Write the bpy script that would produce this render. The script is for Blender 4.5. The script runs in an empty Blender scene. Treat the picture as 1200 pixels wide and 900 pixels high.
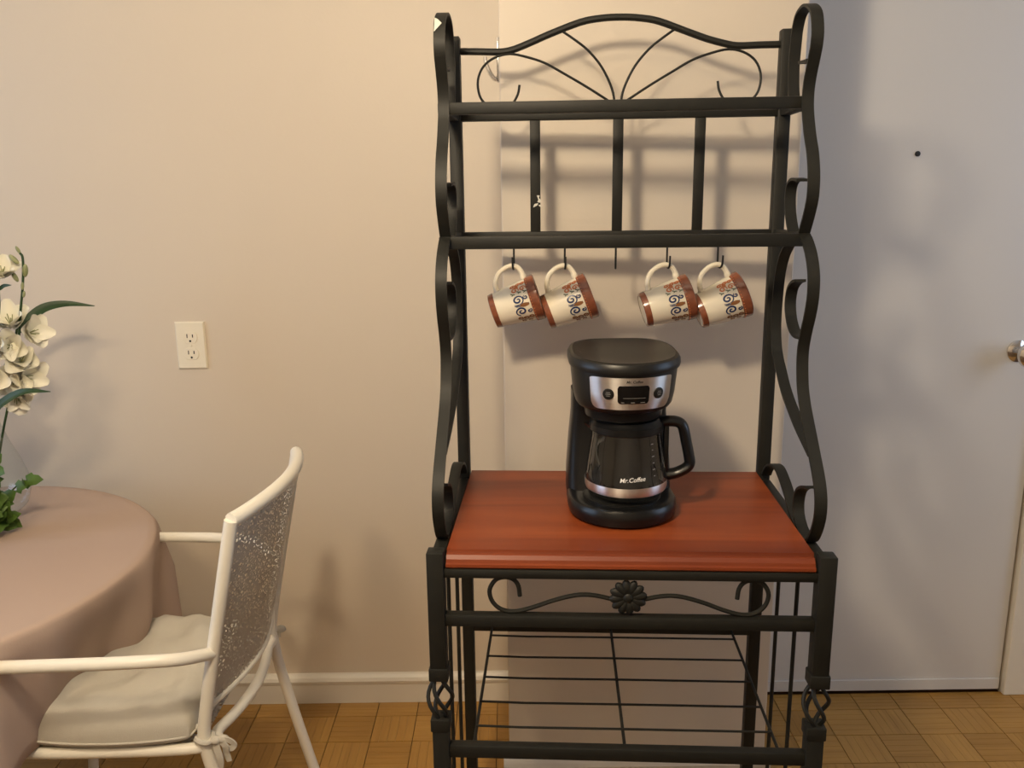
import bpy, bmesh, math, random
from mathutils import Vector, Matrix, Euler
random.seed(7)
S = bpy.context.scene
COL = S.collection
PI = math.pi
R = math.radians

# ------------------------------------------------------------------ camera
cam = bpy.data.objects.new('camera', bpy.data.cameras.new('camera'))
COL.objects.link(cam)
cam.location = (0.0, -1.95, 1.274)
cam.rotation_euler = (R(77.326), R(0.702), R(-0.258))
cam.data.sensor_width = 36.0
cam.data.lens = 29.55
cam.data.clip_start = 0.02
S.camera = cam

# ------------------------------------------------------------------ world, daylight, exposure
W = bpy.data.worlds.new('world'); S.world = W; W.use_nodes = True
W.node_tree.nodes['Background'].inputs[0].default_value = (0.50, 0.60, 0.80, 1)
W.node_tree.nodes['Background'].inputs[1].default_value = 1.0

def area(name, loc, rot, sx, sy, power, col):
    l = bpy.data.lights.new(name, 'AREA'); l.shape = 'RECTANGLE'; l.size = sx; l.size_y = sy
    l.energy = power; l.color = col
    o = bpy.data.objects.new(name, l); COL.objects.link(o); o.location = loc; o.rotation_euler = rot
    return o
DAY = (0.62, 0.76, 1.0)
area('daylight_window_left', (-2.66, -1.30, 1.45), (0, R(-90), 0), 1.25, 1.35, 31.0, DAY)
area('daylight_window_right', (2.46, -1.05, 1.45), (0, R(90), 0), 1.25, 1.10, 19.0, DAY)
BULB_STRENGTH = 285.0
BULB_POS = (-0.28, -1.46, 1.82)
BULB_COL = (1.0, 0.82, 0.58)
FILL_STRENGTH = 76.0  # added warm fill behind the camera, for more ambient light
FILL_POS = (-0.75, -2.30)
FILL_COL = (1.0, 0.76, 0.48)

S.view_settings.view_transform = 'Standard'
S.view_settings.look = 'None'
S.view_settings.gamma = 1.0
S.view_settings.use_curve_mapping = False
S.view_settings.exposure = 0.0

# ------------------------------------------------------------------ helpers
def lin(r, g, b):
    f = lambda c: (c/255/12.92) if c/255 <= .04045 else ((c/255+.055)/1.055)**2.4
    return (f(r), f(g), f(b), 1.0)

def mat(name, col, rough=.5, metal=0.0, spec=.5, coat=0.0, noise=None, bump=None, coat_rough=.1):
    """noise = (scale xyz, amount 0..1, detail, darker colour) ; bump = (scale, strength, distance)"""
    m = bpy.data.materials.new(name); m.use_nodes = True
    nt = m.node_tree; b = nt.nodes['Principled BSDF']
    b.inputs['Base Color'].default_value = col
    b.inputs['Roughness'].default_value = rough
    b.inputs['Metallic'].default_value = metal
    b.inputs['Specular IOR Level'].default_value = spec
    b.inputs['Coat Weight'].default_value = coat
    b.inputs['Coat Roughness'].default_value = coat_rough
    tc = nt.nodes.new('ShaderNodeTexCoord')
    if noise:
        sc, amt, det, c2 = noise
        mp = nt.nodes.new('ShaderNodeMapping'); mp.inputs['Scale'].default_value = sc
        n = nt.nodes.new('ShaderNodeTexNoise'); n.inputs['Scale'].default_value = 1.0; n.inputs['Detail'].default_value = det
        rp = nt.nodes.new('ShaderNodeMapRange')
        rp.inputs['From Min'].default_value = .3; rp.inputs['From Max'].default_value = .7
        rp.inputs['To Max'].default_value = amt
        mx = nt.nodes.new('ShaderNodeMix'); mx.data_type = 'RGBA'
        mx.inputs[6].default_value = col; mx.inputs[7].default_value = c2
        nt.links.new(tc.outputs['Object'], mp.inputs[0]); nt.links.new(mp.outputs[0], n.inputs['Vector'])
        nt.links.new(n.outputs[0], rp.inputs[0]); nt.links.new(rp.outputs[0], mx.inputs[0])
        nt.links.new(mx.outputs[2], b.inputs['Base Color'])
    if bump:
        n2 = nt.nodes.new('ShaderNodeTexNoise'); n2.inputs['Scale'].default_value = bump[0]; n2.inputs['Detail'].default_value = 3
        bp = nt.nodes.new('ShaderNodeBump'); bp.inputs['Strength'].default_value = bump[1]; bp.inputs['Distance'].default_value = bump[2]
        nt.links.new(tc.outputs['Object'], n2.inputs['Vector']); nt.links.new(n2.outputs[0], bp.inputs['Height'])
        nt.links.new(bp.outputs[0], b.inputs['Normal'])
    return m

def glass_mat(name, tint=(.93, .95, .95, 1), rough=.02, base=.04):
    m = bpy.data.materials.new(name); m.use_nodes = True
    nt = m.node_tree; nt.nodes.remove(nt.nodes['Principled BSDF'])
    out = nt.nodes['Material Output']
    t = nt.nodes.new('ShaderNodeBsdfTransparent'); t.inputs[0].default_value = tint
    g = nt.nodes.new('ShaderNodeBsdfGlossy'); g.inputs['Roughness'].default_value = rough
    lw = nt.nodes.new('ShaderNodeLayerWeight'); lw.inputs[0].default_value = .5
    pw = nt.nodes.new('ShaderNodeMath'); pw.operation = 'POWER'; pw.inputs[1].default_value = 3.2; nt.links.new(lw.outputs['Facing'], pw.inputs[0])
    fr = nt.nodes.new('ShaderNodeMath'); fr.operation = 'MULTIPLY_ADD'; fr.inputs[1].default_value = .75; fr.inputs[2].default_value = base; nt.links.new(pw.outputs[0], fr.inputs[0])
    mx = nt.nodes.new('ShaderNodeMixShader')
    nt.links.new(fr.outputs[0], mx.inputs[0]); nt.links.new(t.outputs[0], mx.inputs[1]); nt.links.new(g.outputs[0], mx.inputs[2])
    nt.links.new(mx.outputs[0], out.inputs[0])
    return m

def tag(o, label=None, cat=None, group=None, kind=None):
    if label: o['label'] = label
    if cat: o['category'] = cat
    if group: o['group'] = group
    if kind: o['kind'] = kind
    return o

def empty(name, loc=(0, 0, 0), rz=0.0, parent=None):
    o = bpy.data.objects.new(name, None); COL.objects.link(o)
    o.empty_display_size = .05; o.location = loc; o.rotation_euler = (0, 0, rz)
    if parent: o.parent = parent
    return o

def catmull(pts, n=6, closed=False):
    P = [Vector(p) for p in pts]; out = []
    m = len(P); rng = m if closed else m-1
    for i in range(rng):
        p0 = P[(i-1) % m] if (closed or i > 0) else P[0]*2-P[1]
        p1 = P[i]; p2 = P[(i+1) % m]
        p3 = P[(i+2) % m] if (closed or i+2 < m) else P[-1]*2-P[-2]
        for k in range(n):
            t = k/n
            out.append(.5*((2*p1)+(p2-p0)*t+(2*p0-5*p1+4*p2-p3)*t*t+(3*p1-p0-3*p2+p3)*t**3))
    if not closed: out.append(P[-1].copy())
    return out

class MB:
    def __init__(s): s.v = []; s.f = []; s.mi = []; s.cur = 0
    def add(s, vs, fs):
        o = len(s.v); s.v += [tuple(v) for v in vs]
        s.f += [tuple(i+o for i in f) for f in fs]; s.mi += [s.cur]*len(fs)
        return s
    def box(s, x0, x1, y0, y1, z0, z1, bev=0.0):
        bm = bmesh.new()
        vs = [bm.verts.new(p) for p in ((x0,y0,z0),(x1,y0,z0),(x1,y1,z0),(x0,y1,z0),(x0,y0,z1),(x1,y0,z1),(x1,y1,z1),(x0,y1,z1))]
        for f in ((3,2,1,0),(4,5,6,7),(0,1,5,4),(1,2,6,5),(2,3,7,6),(3,0,4,7)): bm.faces.new([vs[i] for i in f])
        if bev > 0:
            bmesh.ops.bevel(bm, geom=list(bm.edges), offset=bev, segments=2, affect='EDGES', profile=.5)
        return s.addbm(bm)
    def addbm(s, bm, mtx=None):
        bm.verts.index_update()
        vs = [(mtx @ v.co) if mtx else v.co.copy() for v in bm.verts]
        fs = [[v.index for v in f.verts] for f in bm.faces]
        bm.free(); return s.add(vs, fs)
    def tube(s, path, r, seg=10, closed=False, caps=True, flat=None):
        """round tube along a path; r a number or list; flat = ellipse factor along binormal"""
        P = [Vector(p) for p in path]; n = len(P)
        rr = r if isinstance(r, (list, tuple)) else [r]*n
        T = []
        for i in range(n):
            a = P[(i-1) % n] if (closed or i > 0) else P[0]
            b = P[(i+1) % n] if (closed or i < n-1) else P[-1]
            d = b-a; T.append(d.normalized() if d.length > 1e-9 else Vector((0, 0, 1)))
        up = Vector((0, 0, 1)) if abs(T[0].z) < .9 else Vector((0, 1, 0))
        N = (up-T[0]*up.dot(T[0])).normalized()
        vs = []; 
        for i in range(n):
            if i > 0:
                N = N-T[i]*N.dot(T[i]); N = N.normalized() if N.length > 1e-6 else up
            B = T[i].cross(N)
            for k in range(seg):
                a = 2*PI*k/seg
                vs.append(P[i]+N*(math.cos(a)*rr[i])+B*(math.sin(a)*rr[i]*(flat or 1)))
        fs = []
        for i in range(n if closed else n-1):
            j = (i+1) % n
            for k in range(seg):
                l = (k+1) % seg
                fs.append((i*seg+k, i*seg+l, j*seg+l, j*seg+k))
        if caps and not closed:
            fs.append(tuple(reversed(range(seg)))); fs.append(tuple(range((n-1)*seg, n*seg)))
        return s.add(vs, fs)
    def lathe(s, prof, seg=40, c=(0, 0, 0), cap0=True, cap1=True):
        vs = []; n = len(prof)
        for r, z in prof:
            for k in range(seg):
                a = 2*PI*k/seg; vs.append((c[0]+r*math.cos(a), c[1]+r*math.sin(a), c[2]+z))
        fs = []
        for i in range(n-1):
            for k in range(seg):
                l = (k+1) % seg; fs.append((i*seg+k, i*seg+l, (i+1)*seg+l, (i+1)*seg+k))
        if cap0: fs.append(tuple(reversed(range(seg))))
        if cap1: fs.append(tuple(range((n-1)*seg, n*seg)))
        return s.add(vs, fs)
    def rings(s, rings, cap0=True, cap1=True, close=True):
        n = len(rings); m = len(rings[0]); vs = [p for r_ in rings for p in r_]; fs = []
        for i in range(n-1):
            for k in range(m if close else m-1):
                l = (k+1) % m; fs.append((i*m+k, i*m+l, (i+1)*m+l, (i+1)*m+k))
        if cap0: fs.append(tuple(reversed(range(m))))
        if cap1: fs.append(tuple(range((n-1)*m, n*m)))
        return s.add(vs, fs)
    def ribbon_yz(s, path, x0, x1, t):
        """flat iron bar bent in the y-z plane, width along x"""
        P = [Vector((p[0], p[1])) for p in path]; n = len(P); rg = []
        for i in range(n):
            d = (P[min(i+1, n-1)]-P[max(i-1, 0)]); d = d.normalized() if d.length > 0 else Vector((0, 1))
            nn = Vector((-d.y, d.x))*(t/2)
            a = P[i]+nn; b = P[i]-nn
            rg.append([(x0, a.x, a.y), (x1, a.x, a.y), (x1, b.x, b.y), (x0, b.x, b.y)])
        return s.rings(rg)
    def extrude_x(s, prof, x0, x1):
        n = len(prof)
        return s.rings([[(x0, y, z) for y, z in prof], [(x1, y, z) for y, z in prof]])
    def ball(s, c, r, seg=10, rows=6, sc=(1, 1, 1), mtx=None):
        prof = []; vs = []; fs = []
        for i in range(rows+1):
            a = PI*i/rows
            for k in range(seg):
                b = 2*PI*k/seg
                p = Vector((r*sc[0]*math.sin(a)*math.cos(b), r*sc[1]*math.sin(a)*math.sin(b), -r*sc[2]*math.cos(a)))
                if mtx: p = mtx @ p
                vs.append(Vector(c)+p)
        for i in range(rows):
            for k in range(seg):
                l = (k+1) % seg; fs.append((i*seg+k, i*seg+l, (i+1)*seg+l, (i+1)*seg+k))
        return s.add(vs, fs)
    def build(s, name, m, parent=None, smooth=35, weld=True, normals=True):
        me = bpy.data.meshes.new(name)
        bm = bmesh.new()
        vs = [bm.verts.new(v) for v in s.v]
        for f, mi in zip(s.f, s.mi):
            try:
                q = bm.faces.new([vs[i] for i in f]); q.material_index = mi
            except ValueError: pass
        if weld: bmesh.ops.remove_doubles(bm, verts=bm.verts, dist=1e-6)
        bmesh.ops.dissolve_degenerate(bm, dist=1e-7, edges=bm.edges)
        if normals: bmesh.ops.recalc_face_normals(bm, faces=bm.faces)
        bm.to_mesh(me); bm.free()
        for mm in (m if isinstance(m, (list, tuple)) else [m]): me.materials.append(mm)
        if smooth:
            for p in me.polygons: p.use_smooth = True
            me.set_sharp_from_angle(angle=R(smooth))
        o = bpy.data.objects.new(name, me); COL.objects.link(o)
        if parent: o.parent = parent
        return o

def text_mesh(body, size, shear=0.0, extrude=.0, bold=0.0):
    """verts, faces of a text in its own x-y plane, centred"""
    cu = bpy.data.curves.new('lettering', 'FONT'); cu.body = body; cu.size = size; cu.shear = shear
    cu.align_x = 'CENTER'; cu.align_y = 'CENTER'; cu.offset = bold; cu.resolution_u = 3
    o = bpy.data.objects.new('lettering', cu); COL.objects.link(o)
    dg = bpy.context.evaluated_depsgraph_get(); me = bpy.data.meshes.new_from_object(o.evaluated_get(dg))
    vs = [v.co.copy() for v in me.vertices]; fs = [tuple(p.vertices) for p in me.polygons]
    bpy.data.objects.remove(o); bpy.data.curves.remove(cu); bpy.data.meshes.remove(me)
    return vs, fs

# ------------------------------------------------------------------ materials
M = {}
M['wall'] = mat('wall_paint', (.64, .56, .455, 1), .48, spec=.35, noise=((1.5, 1.5, 1.5), .25, 3, (.60, .52, .42, 1)), bump=(140, .10, .002))
M['ceil'] = mat('ceiling_paint', (.72, .70, .66, 1), .8)
M['trimw'] = mat('white_trim_paint', (.72, .68, .60, 1), .4, bump=(60, .05, .002))
M['door'] = mat('door_paint', (.63, .62, .61, 1), .38, spec=.4, noise=((3, 3, 1), .15, 2, (.59, .58, .57, 1)), bump=(90, .05, .002))
M['iron'] = mat('black_wrought_iron', (.0135, .013, .0095, 1), .55, spec=.32, noise=((40, 40, 40), .6, 4, (.008, .0078, .006, 1)), bump=(180, .12, .001))
M['chip'] = mat('bare_paint_chip', (.62, .60, .52, 1), .7)
M['blackp'] = mat('black_plastic', (.0055, .0055, .0055, 1), .30, spec=.38, bump=(400, .05, .0005))
M['blackp2'] = mat('black_plastic_satin', (.0085, .008, .007, 1), .38, spec=.4, bump=(500, .08, .0005))
M['steel'] = mat('brushed_steel', (.86, .84, .81, 1), .20, metal=1.0, noise=((2, 2, 220), .2, 2, (.6, .59, .57, 1)))
st_ = M['steel'].node_tree; tg = st_.nodes.new('ShaderNodeTangent'); tg.direction_type = 'RADIAL'; tg.axis = 'Z'
pb_ = st_.nodes['Principled BSDF']; pb_.inputs['Anisotropic'].default_value = .85; pb_.inputs['Roughness'].default_value = .34; pb_.inputs['Anisotropic Rotation'].default_value = 0.25
st_.links.new(tg.outputs[0], pb_.inputs['Tangent'])
M['chrome'] = mat('chrome', (.70, .68, .66, 1), .14, metal=1.0)
M['screen'] = mat('display_glass', (.006, .006, .006, 1), .12)
M['greyp'] = mat('grey_print', (.25, .24, .22, 1), .5)
M['darkp'] = mat('dark_print', (.05, .045, .04, 1), .5)
M['whitep'] = mat('white_print', (.85, .84, .80, 1), .5)
M['carafe'] = glass_mat('carafe_glass', (.86, .88, .88, 1), base=.09)
M['vase'] = glass_mat('vase_glass', (.90, .94, .96, 1))
M['ceram'] = mat('cream_glaze', (.80, .72, .56, 1), .16, spec=.55, coat=.3)
M['cobalt'] = mat('blue_paint', (.022, .04, .11, 1), .2, coat=.3)
M['terra'] = mat('terracotta_glaze', (.27, .085, .040, 1), .22, coat=.4, noise=((90, 90, 90), .7, 3, (.15, .045, .022, 1)))
M['orange'] = mat('orange_paint', (.60, .19, .07, 1), .22, coat=.3)
M['sage'] = mat('grey_green_paint', (.13, .14, .08, 1), .25, coat=.3)
M['brownp'] = mat('brown_paint', (.24, .10, .035, 1), .25, coat=.3)
M['whitem'] = mat('white_powder_coat', (.80, .76, .66, 1), .35)
M['cush'] = mat('cushion_fabric', (.55, .52, .455, 1), .9, spec=.1, noise=((25, 25, 25), .35, 4, (.47, .44, .375, 1)), bump=(700, .35, .002))
M['cloth'] = mat('mauve_tablecloth', (.43, .325, .265, 1), .85, spec=.15, noise=((4, 4, 4), .3, 3, (.385, .28, .225, 1)), bump=(500, .15, .001))
M['tablew'] = mat('table_wood', (.20, .11, .05, 1), .5)
M['plate'] = mat('outlet_plastic', (.80, .74, .60, 1), .35)
M['dark'] = mat('dark_slot', (.012, .011, .010, 1), .6)
M['petal'] = mat('ivory_petal', (.84, .82, .72, 1), .6, spec=.25, noise=((22, 22, 22), .45, 2, (.74, .70, .50, 1)))
M['leaf'] = mat('blade_leaf', (.030, .062, .020, 1), .45, spec=.3, noise=((40, 40, 40), .5, 2, (.018, .038, .013, 1)))
M['bud'] = mat('green_bud', (.17, .21, .08, 1), .5, noise=((60, 60, 60), .6, 2, (.42, .40, .22, 1)))
M['ivy'] = mat('ivy_leaf', (.085, .155, .028, 1), .45, spec=.3, noise=((25, 25, 25), .8, 3, (.030, .070, .013, 1)))
M['cord'] = mat('lamp_metal', (.08, .07, .06, 1), .4)

def wood_mat(name, c1, c2, c3, stretch, rough, coat):
    m = bpy.data.materials.new(name); m.use_nodes = True; nt = m.node_tree; b = nt.nodes['Principled BSDF']
    b.inputs['Roughness'].default_value = rough; b.inputs['Specular IOR Level'].default_value = .35; b.inputs['Coat Weight'].default_value = coat; b.inputs['Coat Roughness'].default_value = .22
    tc = nt.nodes.new('ShaderNodeTexCoord'); mp = nt.nodes.new('ShaderNodeMapping'); mp.inputs['Scale'].default_value = stretch
    n = nt.nodes.new('ShaderNodeTexNoise'); n.inputs['Scale'].default_value = 1; n.inputs['Detail'].default_value = 6; n.inputs['Distortion'].default_value = .6
    cr = nt.nodes.new('ShaderNodeValToRGB'); e = cr.color_ramp.elements
    e[0].position = .28; e[0].color = c1; e[1].position = .72; e[1].color = c3
    q = e.new(.5); q.color = c2
    nt.links.new(tc.outputs['Object'], mp.inputs[0]); nt.links.new(mp.outputs[0], n.inputs['Vector'])
    nt.links.new(n.outputs[0], cr.inputs[0]); nt.links.new(cr.outputs[0], b.inputs['Base Color'])
    return m
M['cherry'] = wood_mat('cherry_wood', (.130, .021, .0045, 1), (.215, .040, .0085, 1), (.300, .064, .014, 1), (1.6, 15, 15), .45, .10)

def parquet_mat(name, tiled):
    m = bpy.data.materials.new(name); m.use_nodes = True; nt = m.node_tree; b = nt.nodes['Principled BSDF']
    b.inputs['Roughness'].default_value = .38; b.inputs['Coat Weight'].default_value = .15; b.inputs['Coat Roughness'].default_value = .3
    tc = nt.nodes.new('ShaderNodeTexCoord'); oi = nt.nodes.new('ShaderNodeObjectInfo')
    sep = nt.nodes.new('ShaderNodeSeparateXYZ'); nt.links.new(tc.outputs['Object'], sep.inputs[0])
    fl = nt.nodes.new('ShaderNodeMath'); fl.operation = 'MULTIPLY'; fl.inputs[1].default_value = 50.0
    f2 = nt.nodes.new('ShaderNodeMath'); f2.operation = 'FLOOR'
    ad = nt.nodes.new('ShaderNodeMath'); ad.operation = 'ADD'
    nt.links.new(sep.outputs[1], fl.inputs[0]); nt.links.new(fl.outputs[0], f2.inputs[0])
    wn = nt.nodes.new('ShaderNodeTexWhiteNoise'); wn.noise_dimensions = '2D'
    cb = nt.nodes.new('ShaderNodeCombineXYZ'); nt.links.new(f2.outputs[0], cb.inputs[0])
    mu = nt.nodes.new('ShaderNodeMath'); mu.operation = 'MULTIPLY'; mu.inputs[1].default_value = 97.0
    nt.links.new(oi.outputs['Random'], mu.inputs[0]); nt.links.new(mu.outputs[0], cb.inputs[1]); nt.links.new(cb.outputs[0], wn.inputs['Vector'])
    mp = nt.nodes.new('ShaderNodeMapping'); mp.inputs['Scale'].default_value = (14, 160, 14)
    cb2 = nt.nodes.new('ShaderNodeCombineXYZ'); nt.links.new(mu.outputs[0], cb2.inputs[0]); nt.links.new(mu.outputs[0], cb2.inputs[2])
    nt.links.new(cb2.outputs[0], mp.inputs['Location'])
    n = nt.nodes.new('ShaderNodeTexNoise'); n.inputs['Scale'].default_value = 1; n.inputs['Detail'].default_value = 4; n.inputs['Distortion'].default_value = .4
    nt.links.new(tc.outputs['Object'], mp.inputs[0]); nt.links.new(mp.outputs[0], n.inputs['Vector'])
    s1 = nt.nodes.new('ShaderNodeMath'); s1.operation = 'MULTIPLY'; s1.inputs[1].default_value = .16; nt.links.new(wn.outputs[0], s1.inputs[0])
    s2 = nt.nodes.new('ShaderNodeMath'); s2.operation = 'MULTIPLY'; s2.inputs[1].default_value = .45; nt.links.new(n.outputs[0], s2.inputs[0])
    s3 = nt.nodes.new('ShaderNodeMath'); s3.operation = 'MULTIPLY'; s3.inputs[1].default_value = .36; nt.links.new(oi.outputs['Random'], s3.inputs[0])
    a1 = nt.nodes.new('ShaderNodeMath'); nt.links.new(s1.outputs[0], a1.inputs[0]); nt.links.new(s2.outputs[0], a1.inputs[1])
    a2 = nt.nodes.new('ShaderNodeMath'); nt.links.new(a1.outputs[0], a2.inputs[0]); nt.links.new(s3.outputs[0], a2.inputs[1])
    cr = nt.nodes.new('ShaderNodeValToRGB'); e = cr.color_ramp.elements
    e[0].position = .12; e[0].color = (.30, .150, .030, 1); e[1].position = .85; e[1].color = (.50, .28, .072, 1)
    nt.links.new(a2.outputs[0], cr.inputs[0]); nt.links.new(cr.outputs[0], b.inputs['Base Color'])
    return m
M['parquet'] = parquet_mat('parquet_wood', True)
M['subfloor'] = mat('floor_wood', (.10, .045, .013, 1), .5, noise=((9, 9, 9), .6, 4, (.06, .026, .008, 1)))

# ------------------------------------------------------------------ room shell
XL, XR, YF, ZC = -2.60, 2.40, -3.6, 2.45
CX0, CX1, CY = -0.013, 0.541, -0.345          # the chase that juts out of the back wall
DX0, DX1, DZ = 0.572, 1.256, 2.03             # door slab
def struct(o): o['kind'] = 'structure'; return o

floor = struct(MB().box(XL-.1, XR+.1, YF-.1, .14, -.12, -.004).build('floor', M['subfloor'], smooth=None))
struct(MB().box(XL-.1, XR+.1, YF-.1, .14, ZC, ZC+.1).build('ceiling', M['ceil'], smooth=None))
wb = MB()
wb.box(XL-.1, DX0-.006, 0, .12, -.004, ZC); wb.box(DX1+.006, XR+.1, 0, .12, -.004, ZC); wb.box(DX0-.006, DX1+.006, 0, .12, DZ+.006, ZC)
wb.box(DX0-.006, DX1+.006, .10, .12, -.004, DZ+.006)
struct(wb.build('wall_back', M['wall'], smooth=None))
struct(MB().box(CX0, CX1, CY, .002, -.004, ZC, bev=.0025).build('wall_middle', M['wall'], smooth=None))
WZ0, WZ1 = .82, 2.08
wl = MB(); wy0, wy1 = -1.98, -.62
wl.box(XL-.1, XL, YF-.1, wy0, -.004, ZC); wl.box(XL-.1, XL, wy1, 0, -.004, ZC); wl.box(XL-.1, XL, wy0, wy1, -.004, WZ0); wl.box(XL-.1, XL, wy0, wy1, WZ1, ZC)
struct(wl.build('wall_left', M['wall'], smooth=None))
wr = MB(); ry0, ry1 = -1.6, -.5
wr.box(XR, XR+.1, YF-.1, ry0, -.004, ZC); wr.box(XR, XR+.1, ry1, 0, -.004, ZC); wr.box(XR, XR+.1, ry0, ry1, -.004, WZ0); wr.box(XR, XR+.1, ry0, ry1, WZ1, ZC)
struct(wr.build('wall_right', M['wall'], smooth=None))
struct(MB().box(XL, XR, YF-.1, YF, -.004, ZC).build('wall_front', M['wall'], smooth=None))

def window(name, x, side, y0, y1):
    t = empty(name, (x, (y0+y1)/2, WZ0)); struct(t)
    h = WZ1-WZ0; w = (y1-y0)/2; d = .03
    f = MB(); f.box(-d, d, -w, -w+.05, 0, h); f.box(-d, d, w-.05, w, 0, h); f.box(-d, d, -w+.05, w-.05, 0, .05); f.box(-d, d, -w+.05, w-.05, h-.05, h)
    f.box(-d, d, -w+.05, w-.05, h/2-.02, h/2+.02)
    f.build('window_frame', M['trimw'], t, smooth=None)
    MB().box(-.075*side if side < 0 else -.075, .075, -w-.03, w+.03, -.03, 0).build('window_sill', M['trimw'], t, smooth=None)
    for k in range(2):
        MB().box(-.003, .003, -w+.05, w-.05, .05+k*(h/2-.03), h/2-.02+k*(h/2-.03)).build('pane', M['vase'], t, smooth=None)
window('window_1', XL-.02, 1, wy0, wy1)
window('window_2', XR+.02, -1, ry0, ry1)

# baseboards: flat board with a moulded cap
BP = [(0, 0), (-.012, 0), (-.012, .052), (-.015, .056), (-.017, .064), (-.013, .072), (-.008, .078), (-.004, .080), (0, .080)]
struct(MB().extrude_x(BP, XL, CX0).build('baseboard_left', M['trimw'], smooth=None))
bm_ = MB(); BP2 = [(y*.8, z) for y, z in BP]
bm_.extrude_x([(CY+y, z) for y, z in BP2], CX0-.012, CX1+.012)
struct(bm_.build('baseboard_middle', M['trimw'], smooth=None))

# door, casing
d = empty('door_1', ((DX0+DX1)/2, 0, 0)); struct(d)
hw = (DX1-DX0)/2
MB().box(-hw, hw, 0, .04, .009, DZ, bev=.0015).build('door_slab', M['door'], d, smooth=None)
MB().box(-hw+.002, hw-.002, -.004, .0, .010, .040, bev=.001).build('door_sweep', M['door'], d, smooth=None)
kn = MB().lathe([(.0, 0), (.026, 0), (.026, .004), (.020, .008), (.010, .011), (.009, .030), (.014, .034), (.026, .042), (.0310, .052), (.0300, .060), (.022, .0655), (.008, .067), (.0, .0672)], 32, cap0=False, cap1=False).build('door_knob', M['chrome'], d)
kn.rotation_euler = (R(90), 0, 0); kn.location = (1.199-(DX0+DX1)/2, 0, .90)
ph = MB().lathe([(0, 0), (.006, 0), (.006, .002), (.0045, .0026), (0, .0022)], 20, cap0=False, cap1=False).build('peephole', M['dark'], d)
ph.rotation_euler = (R(90), 0, 0); ph.location = (.920-(DX0+DX1)/2, 0, 1.353)
tr = MB(); tr.box(DX1+.004, DX1+.066, -.018, .0, 0, DZ+.06, bev=.003)
struct(tr.build('trim_1', M['trimw'], smooth=None))
tr = MB(); tr.box(DX1+.004-.75, DX1+.004, -.018, .0, DZ+.004, DZ+.06, bev=.003)
struct(tr.build('trim_2', M['trimw'], smooth=None))

# parquet blocks: five fingers each, laid in alternate directions
TP = .1015; X0G = -.45; Y0G = -.070
def tile_mesh(name, lx, ly):
    b = MB(); n = 5; fw = ly/n
    for i in range(n):
        b.box(-lx/2+.0004, lx/2-.0004, -ly/2+i*fw+.0003, -ly/2+(i+1)*fw-.0003, -.0042, 0)
    return b
base_tile = tile_mesh('parquet_tile', TP-.0012, TP-.0012).build('parquet_tile', M['parquet'], floor, smooth=None)
half_tile = None
first = True
for iy in range(-1, 9):
    for ix in range(-8, 19):
        if iy < 0:
            cx = X0G+(ix+.5)*TP; cy = Y0G/2; 
        else:
            cx = X0G+(ix+.5)*TP; cy = Y0G-(iy+.5)*TP
        if CX0+.06 < cx < CX1-.06 and cy > CY+.06: continue
        if iy < 0:
            if half_tile is None:
                half_tile = tile_mesh('parquet_tile', TP-.0012, -Y0G-.0012).build('parquet_tile', M['parquet'], floor, smooth=None); o = half_tile
            else:
                o = half_tile.copy(); COL.objects.link(o); o.parent = floor
            o.location = (cx, cy, 0)
        else:
            if first: o = base_tile; first = False
            else: o = base_tile.copy(); COL.objects.link(o); o.parent = floor
            o.location = (cx, cy, 0)
            o.rotation_euler = (0, 0, PI/2 if (ix+iy) % 2 else 0)

# pendant lamp over the dining side of the room (above the frame): the room's warm light
bm_mat = bpy.data.materials.new('lit_bulb'); bm_mat.use_nodes = True
nt = bm_mat.node_tree; nt.nodes.remove(nt.nodes['Principled BSDF'])
em = nt.nodes.new('ShaderNodeEmission'); em.inputs[0].default_value = (*BULB_COL, 1); em.inputs[1].default_value = BULB_STRENGTH
nt.links.new(em.outputs[0], nt.nodes['Material Output'].inputs[0])
lp = empty('pendant_lamp', BULB_POS); tag(lp, 'bare warm bulb hanging on a dark cord from the ceiling', 'lamp')
MB().ball((0, 0, 0), .063, 20, 12).build('bulb', bm_mat, lp)
MB().lathe([(.020, .055), (.022, .07), (.022, .10), (.012, .115)], 20).build('socket', M['cord'], lp)
MB().tube([(0, 0, .11), (0, 0, ZC-BULB_POS[2])], .003, 8).build('cord', M['cord'], lp)
MB().lathe([(.05, ZC-BULB_POS[2]-.02), (.055, ZC-BULB_POS[2])], 24).build('ceiling_rose', M['cord'], lp)

fill_mat = bpy.data.materials.new('fill_diffuser'); fill_mat.use_nodes = True  # unseen fill light added to lift the lower walls, shaped as a ceiling fixture
nt = fill_mat.node_tree; nt.nodes.remove(nt.nodes['Principled BSDF'])
em = nt.nodes.new('ShaderNodeEmission'); em.inputs[0].default_value = (*FILL_COL, 1); em.inputs[1].default_value = FILL_STRENGTH
nt.links.new(em.outputs[0], nt.nodes['Material Output'].inputs[0])
cl = empty('added_fill_light', (FILL_POS[0], FILL_POS[1], ZC)); tag(cl, 'added warm fill light shaped as a round ceiling fixture', 'lamp')
MB().lathe([(.17, 0), (.17, -.03), (.155, -.032)], 32, cap1=False).build('fill_light_base', M['cord'], cl)
MB().lathe([(.155, -.030), (.145, -.055), (.10, -.078), (.04, -.088), (.002, -.09)], 32, cap0=False).build('diffuser', fill_mat, cl)

# ------------------------------------------------------------------ baker's rack
RK = (0.188, -0.459, 0.0); RTH = R(-3.384)
rack = empty('bakers_rack', RK, RTH)
tag(rack, 'tall black wrought iron rack with scroll sides and a red-brown wooden shelf', 'rack')
I = M['iron']
PX = .280
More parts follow.
